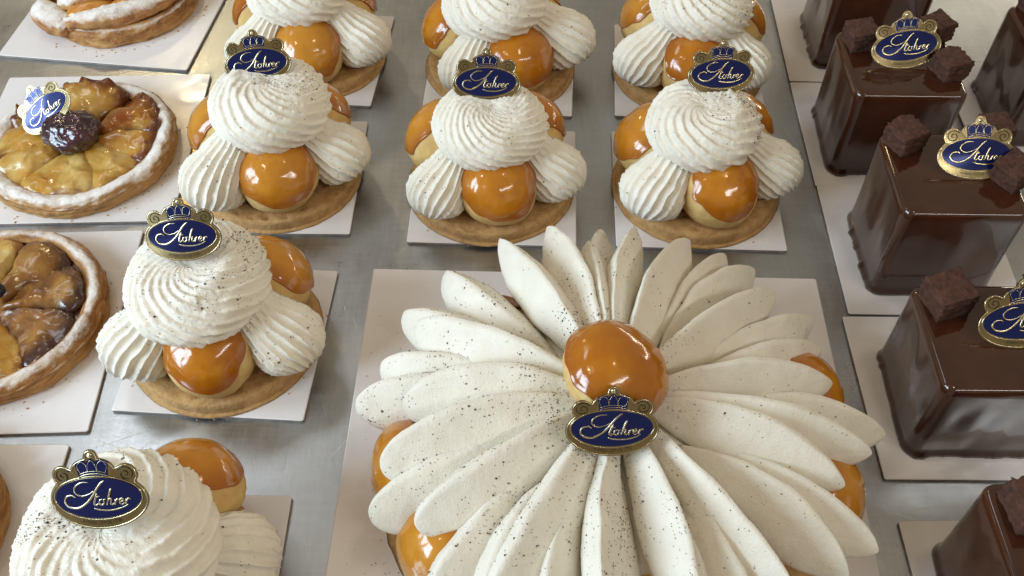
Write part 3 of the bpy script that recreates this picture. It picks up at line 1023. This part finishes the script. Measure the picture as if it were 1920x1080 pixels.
# tart with the prune
t2 = thing("fruit_tart", "round glazed pear tart with a dark prune at its centre and sugared rim", "tart", (-24.55, 41.05, BT), group="fruit tarts")
add("crust", make_crust(R2, 2.0, hside=1.0, rim=1.15, inner=0.6), M['crust'], t2, (0, 0, 0.004))
add("filling", make_filling(R2 - 0.95, 5.0, z=0.75), M['filling'], t2)
secs = [(-132, -58, 0.75, -0.15, 0.7), (-70, -18, 0.7, 0.0, 0.4), (-26, 12, 0.8, 0.45, -0.3), (6, 62, 1.0, 0.5, -0.5), (60, 122, 1.15, 0.35, -0.2), (112, 166, 0.95, 0.1, 0.2), (158, 206, 0.85, 0.1, 0.3), (198, 240, 0.8, 0.0, 0.5)]
for j, (a0, a1, h, ba, tn) in enumerate(secs):
    me = make_slice(math.radians(a0), math.radians(a1), 0.3, R2 - 0.80 + (0.2 if 0 < a0 < 120 else 0), 0.7, h * 0.75, 3 + j * 2.3, tilt=0.25 * (-1) ** j, burn_out=0.8 + 0.3 * (20 < a0 < 130), burn_all=ba * 0.6, tone=tn, curl=0.75 if 0 < a0 < 120 else 0.0)
    add("fruit_slice", me, M['pear'], t2)
add("prune", lump("prune", 1.42, 4.0, 0.7, 0.16), M['prune'], t2, (0.0, -0.25, 1.85))

# browned tart
t3 = thing("fruit_tart", "browned fruit tart with caramelised pieces and a blueberry, in front of the prune tart", "tart", (-25.35, 28.9, BT), group="fruit tarts")
add("crust", make_crust(R2, 9.0, hside=1.1, rim=1.0, inner=0.6), M['crust_dark'], t3, (0, 0, 0.004))
add("filling", make_filling(R2 - 0.85, 15.0, z=0.85), M['filling'], t3)
secs = [(-160, -98, 0.65, 0.0, 0.2, 'pear'), (-104, -48, 0.5, 0.2, 0.0, 'pear'), (-54, 0, 0.35, 0.9, -0.5, 'pear_dark'), (-4, 46, 0.7, 0.6, 0.0, 'pear_dark'), (40, 88, 0.85, 0.5, 0.0, 'pear_dark'), (82, 142, 0.75, -0.1, 0.6, 'pear'), (136, 204, 0.7, 0.1, 0.2, 'pear')]
for j, (a0, a1, h, ba, tn, mm) in enumerate(secs):
    me = make_slice(math.radians(a0), math.radians(a1), 0.3, R2 - 0.85, 0.85, h * 0.85, 31 + j * 2.9, tilt=0.3 * (-1) ** j, burn_out=0.7, burn_all=ba * 0.5, tone=tn)
    add("fruit_slice", me, M[mm], t3)
add("blueberry", lump("blueberry", 0.42, 2.0, 0.9, 0.05, 18), M['berry'], t3, (0.35, 0.5, 1.8))

# tart in the lower corner, of which only the rim shows
t4 = thing("fruit_tart", "tart of which only a sliver of rim shows at the photo's lower corner", "tart", (-26.7, 17.2, BT), group="fruit tarts")
add("crust", make_crust(R2, 17.0, hside=1.6), M['crust_dark'], t4, (0, 0, 0.004))
add("filling", make_filling(R2 - 0.85, 25.0, z=1.3), M['filling'], t4)

# sugar-dusted folded pastry at the back
t1 = thing("folded_pastry", "sugar dusted folded pastry with orange fruit between its strips, at the back", "pastry", (-25.9, 55.6, BT), (0, 0, math.radians(-7)))
add("crust", make_crust(5.0, 23.0, hside=1.0, rim=0.6, inner=0.8), M['crust_dark'], t1, (0, 0, 0.004))


def strip(pts, w, seed, h=0.8):
    n = 60
    path = catmull(pts, n)
    tt = np.linspace(0, 1, n)
    rad = w * (0.35 + 0.65 * np.sin(np.pi * np.clip(tt, 0.02, 0.98)) ** 0.5)
    V, F = tube_data(path[:, [0, 2, 1]], rad, 30, flat=1.0)
    V = V[:, [0, 2, 1]]
    V = V * 1.0
    cz = np.repeat(path[:, 2], 30)
    V[:, 2] = cz + (V[:, 2] - cz) * h
    V += 0.10 * np.stack([fbm(V * 1.1, seed + k) for k in range(3)], -1) + 0.05 * np.stack([fbm(V * 3.5, seed + 9 + k) for k in range(3)], -1)
    me = new_mesh("dough_strip", V, F)
    nz = np.zeros(len(me.vertices) * 3)
    me.vertices.foreach_get('normal', nz)
    add_attr(me, "sugar", np.clip(nz.reshape(-1, 3)[:, 2] * 1.1, 0, 1))
    return me


for j, pts in enumerate([
    [(-1.9, -4.15, 1.2), (0.2, -3.9, 1.5), (2.6, -2.6, 1.5), (4.3, 0.2, 1.3)],
    [(-2.9, -2.9, 1.5), (-1.0, -2.2, 2.0), (1.2, -0.9, 2.1), (3.0, 1.4, 1.7)],
    [(-4.4, -1.2, 1.4), (-2.6, -0.4, 2.0), (-0.5, 0.8, 2.3), (1.4, 2.9, 1.8)],
    [(-4.4, -2.4, 1.0), (-3.6, -3.3, 1.1), (-2.6, -4.0, 1.0), (-1.6, -4.4, 0.9)],
    [(-4.0, 1.5, 1.4), (-2.0, 2.0, 2.0), (-0.6, 3.4, 1.6)],
]):
    add("dough_strip", strip(pts, 0.85 if j != 3 else 1.0, 3 + j * 4.1), M['crust_strip'], t1)
for j, (x, y, rz) in enumerate([(-0.6, -3.05, 0.45), (1.7, -1.7, 0.75), (-1.5, -1.2, 0.45), (0.6, 0.4, 0.8)]):
    me = lump("fruit_piece", 1.0, 40 + j * 3.0, 0.55, 0.10, 26)
    add_attr(me, "burn", np.full(len(me.vertices), 0.35))
    add_attr(me, "tone", np.zeros(len(me.vertices)))
    add("fruit_piece", me, M['apple'], t1, (x, y, 1.45), (0, 0, rz), (1.5, 0.75, 1.0))

# crumbs fallen from the tarts and biscuit bases
V, F = [], []
rg = np.random.default_rng(21)
CR = [(-24.55, 41.05, 5.35, 45, 0.75), (-25.35, 28.9, 5.35, 55, 0.75), (-25.9, 55.6, 5.1, 60, 0.7), (-13.9, 27.95, 4.5, 16, 0.4), (-1.2, 38.45, 4.5, 12, 0.4), (10.2, 38.3, 4.5, 14, 0.4), (-13.0, 39.35, 4.5, 12, 0.4)]
for cx, cy, r, n, sp in CR:
    for k in range(n):
        a = rg.uniform(-2.9, 0.6)
        q = r + 0.05 + sp * rg.random() ** 2
        x, y, s_ = cx + q * math.cos(a), cy + q * math.sin(a), rg.uniform(0.02, 0.09)
        z = BT + 0.004
        b = len(V)
        ph = rg.uniform(0, 6.28, 1)[0]
        V += [(x + s_ * rg.uniform(.6, 1.2) * math.cos(ph + j * 1.571), y + s_ * rg.uniform(.6, 1.2) * math.sin(ph + j * 1.571), z) for j in range(4)] + [(x + s_ * .2, y, z + s_ * 0.9)]
        F += [[b, b + 1, b + 2, b + 3], [b, b + 1, b + 4], [b + 1, b + 2, b + 4], [b + 2, b + 3, b + 4], [b + 3, b, b + 4]]
o = add("crumbs", new_mesh("crumbs", V, F, smooth=False), M['base'])
o["kind"] = "stuff"
o["label"] = "pastry crumbs scattered on the white boards round the tarts"
o["category"] = "crumbs"

# ------------------------------------------------------------------ plaques
KP = 3.5 / 665.0
OX, OY = 432.0, 1022.0


def zp(x, y):
    return ((x - OX) * KP, (OY - y) * KP)


def ell_hit(cx, cy, rx, ry, ox, oy, dx, dy):
    A = (dx / rx) ** 2 + (dy / ry) ** 2
    B = 2 * ((ox - cx) * dx / rx ** 2 + (oy - cy) * dy / ry ** 2)
    C = ((ox - cx) / rx) ** 2 + ((oy - cy) / ry) ** 2 - 1
    D = B * B - 4 * A * C
    return (-B + math.sqrt(D)) / (2 * A) if D >= 0 else -1


def outline(shrink=0.0):
    o = (432, 770)
    els = [(432, 830, 333, 192), (222, 668, 78, 74), (645, 668, 78, 74), (434, 640, 155, 96), (438, 532, 46, 40)]
    pts = []
    for k in range(120):
        a = 2 * math.pi * k / 120
        dx, dy = math.cos(a), math.sin(a)
        r = max(ell_hit(cx, cy, rx - shrink, ry - shrink, *o, dx, dy) for cx, cy, rx, ry in els)
        pts.append(zp(o[0] + r * dx, o[1] + r * dy))
    return pts


def plate(pts, y0, y1):
    """extrude a 2-D outline (x, z) from y0 to y1, with a centre fan so that concave outlines stay clean"""
    n = len(pts)
    cx, cz = sum(p[0] for p in pts) / n, sum(p[1] for p in pts) / n
    V = [(x, y0, z) for x, z in pts] + [(x, y1, z) for x, z in pts] + [(cx, y0, cz), (cx, y1, cz)]
    F = []
    for k in range(n):
        k2 = (k + 1) % n
        F += [[k, k2, n + k2, n + k], [k2, k, 2 * n], [n + k, n + k2, 2 * n + 1]]
    return V, F


def ellipse_pts(cx, cy, rx, ry, n=64):
    return [zp(cx + rx * math.cos(2 * math.pi * k / n), cy + ry * math.sin(2 * math.pi * k / n)) for k in range(n)]


def path3(pts2, y, n):
    q = catmull([zp(*p) for p in pts2], n)
    return np.stack([q[:, 0], np.full(n, y), q[:, 1]], -1)


TH_P = 0.05
PL = {}
PL['plate'] = new_mesh("plate", *plate(outline(), 0.0, -TH_P), smooth=False)
q = np.array(outline(9))
PL['border'] = new_mesh("border", *tube_data(np.stack([q[:, 0], np.full(len(q), -TH_P), q[:, 1]], -1), 0.017, 6, closed=True))
PL['oval'] = new_mesh("oval", *plate(ellipse_pts(430, 812, 288, 134), -TH_P + 0.01, -TH_P - 0.012), smooth=False)
q = np.array(ellipse_pts(430, 812, 298, 144, 80))
PL['oval_ring'] = new_mesh("oval_ring", *tube_data(np.stack([q[:, 0], np.full(len(q), -TH_P), q[:, 1]], -1), 0.013, 6, closed=True))
strokes = [
    ([(500, 700), (478, 712), (446, 745), (402, 800), (352, 846), (290, 877), (230, 870), (204, 836), (222, 800), (262, 792), (284, 806)], 64, 0.042),
    ([(392, 706), (340, 708), (292, 738), (288, 774), (326, 796), (378, 786), (420, 764)], 44, 0.026),
    ([(436, 780), (420, 815), (408, 848), (418, 860), (434, 848)], 20, 0.040),
    ([(416, 806), (452, 800)], 6, 0.026),
    ([(466, 820), (448, 828), (442, 850), (458, 860), (474, 846), (474, 826), (490, 822)], 24, 0.034),
    ([(536, 752), (518, 790), (490, 862)], 14, 0.042),
    ([(494, 846), (512, 822), (526, 824), (518, 852), (528, 860), (540, 848)], 20, 0.034),
    ([(552, 824), (544, 862), (554, 836), (568, 824), (576, 832)], 18, 0.034),
    ([(582, 846), (602, 836), (598, 822), (582, 830), (578, 852), (592, 862), (608, 850)], 22, 0.032),
    ([(624, 824), (614, 860), (626, 836), (642, 824), (650, 834)], 18, 0.034),
    ([(400, 880), (440, 892), (520, 896), (590, 882), (632, 862)], 28, 0.030),
]
PL['lettering'] = new_mesh("lettering", *join_data([tube_data(path3(p, -TH_P - 0.012, n), w * np.interp(np.linspace(0, 1, n), [0, .15, .6, 1], [.5, 1, 1, .5]), 6, flat=0.35) for p, n, w in strokes]))
# crown: blue cap, band and pearls
cr = [(338, 676), (330, 610), (318, 575), (352, 560), (386, 556), (400, 574), (436, 548), (470, 574), (484, 556), (520, 560), (554, 576), (540, 610), (530, 676), (484, 664), (434, 660), (386, 664)]
PL['crown'] = new_mesh("crown", *plate([zp(*p) for p in cr], -TH_P + 0.01, -TH_P - 0.012), smooth=False)
bits = [plate(ellipse_pts(436, 528, 17, 17, 14), -TH_P + 0.005, -TH_P - 0.022)]
for arc, w in (([(352, 645), (336, 600), (362, 570), (396, 588), (404, 640)], 0.008), ([(520, 645), (536, 600), (510, 570), (476, 588), (468, 640)], 0.008),
               ([(404, 640), (412, 590), (436, 562), (460, 590), (468, 640)], 0.008), ([(342, 668), (386, 654), (436, 650), (486, 654), (530, 668)], 0.014), ([(348, 650), (388, 638), (436, 634), (484, 638), (524, 650)], 0.010)):
    bits.append(tube_data(path3(arc, -TH_P - 0.012, 24), w, 6, flat=0.6))
PL['crown_trim'] = new_mesh("crown_trim", *join_data(bits))


def scroll(cx, cy, sgn):
    pts = []
    for k in range(15):
        a = k * 0.75 + 0.6
        r = 58 * (1 - k / 16.0)
        pts.append((cx + sgn * r * math.cos(a), cy - 0.9 * r * math.sin(a)))
    return tube_data(path3(pts, -TH_P - 0.004, 70), 0.018, 5, flat=0.5)


PL['scroll_l'] = new_mesh("scroll", *scroll(222, 664, 1))
PL['scroll_r'] = new_mesh("scroll", *scroll(645, 664, -1))
# motto on the lower lip
fc = bpy.data.curves.new("motto", 'FONT')
fc.body = "A PARIS DEPUIS 1730"
fc.size = 0.17
fc.align_x = 'CENTER'
fo = bpy.data.objects.new("motto", fc)
COL.objects.link(fo)
dg = bpy.context.evaluated_depsgraph_get()
fm = fo.evaluated_get(dg).to_mesh()
fv = np.array([v.co[:] for v in fm.vertices])
ff = [list(p.vertices) for p in fm.polygons]
fo.evaluated_get(dg).to_mesh_clear()
bpy.data.objects.remove(fo)
rx, rz = 316 * KP, 168 * KP
an = fv[:, 0] / rx
c0 = zp(432, 822)
rad = 1 - fv[:, 1] / (rz * 1.0)
fv2 = np.stack([c0[0] + rx * np.sin(an) * rad, np.full(len(fv), -TH_P - 0.006), c0[1] - rz * np.cos(an) * rad], -1)
PL['motto'] = new_mesh("motto", fv2, ff, smooth=False)
for me in PL.values():                      # the thin plaques are slightly bowed
    for v in me.vertices:
        v.co.y += 0.0011 * (v.co.x / 0.0175) ** 2
PMAT = dict(plate='gold', border='pale_gold', oval='blue', oval_ring='pale_gold', lettering='pale_gold', crown='blue', crown_trim='pale_gold', scroll_l='print', scroll_r='print', motto='print')


def plaque(x, y, z, tilt, roll, yaw, label, scale=1.0):
    m = Matrix.Rotation(math.radians(yaw), 3, 'Z') @ Matrix.Rotation(-math.radians(tilt), 3, 'X') @ Matrix.Rotation(math.radians(roll), 3, 'Y')
    t_ = thing("logo_plaque", label, "plaque", (x, y, z), m.to_euler(), "blue and gold shop plaques")
    t_.scale = (scale,) * 3
    for k, me in PL.items():
        add({'scroll_l': 'scroll', 'scroll_r': 'scroll'}.get(k, k), me, M[PMAT[k]], t_)
    return t_


plaque(-13.0, 39.7, 6.2, 33, -6, 0, "dark blue and gold crowned plaque in the cream rosette beside the prune tart")
plaque(-1.3, 38.4, 6.0, 33, 0, 0, "dark blue crowned plaque in the middle rosette of the second row")
plaque(10.7, 38.9, 6.15, 33, 2, 6, "dark blue crowned plaque in the second row rosette beside the chocolate cubes")
plaque(-14.2, 27.4, 6.55, 36, -8, -8, "bright blue crowned plaque leaning in the specked rosette of the third row")
plaque(-14.2, 14.7, 7.05, 38, -12, -10, "dark blue crowned plaque in the rosette at the photo's lower edge", 1.05)
plaque(3.75, 17.9, 6.45, 35, 0, 2, "blue and gold crowned plaque leaning on the caramel puff of the petalled cake")
plaque(21.0, 41.45, 5.88, 35, -7, 0, "gold rimmed blue plaque on the chocolate cube second from the back", 1.06)
plaque(21.95, 32.85, 6.12, 42, 0, 0, "gold rimmed blue plaque on the chocolate cube in the middle of its row", 1.06)
plaque(21.4, 23.55, 5.45, 40, -6, 0, "blue plaque cut by the photo's edge, on the chocolate cube beside the petalled cake", 1.06)
plaque(-25.3, 40.8, 2.45, 46, -44, -10, "pale shining blue and white plaque tilted against the prune of the tart", 0.95)
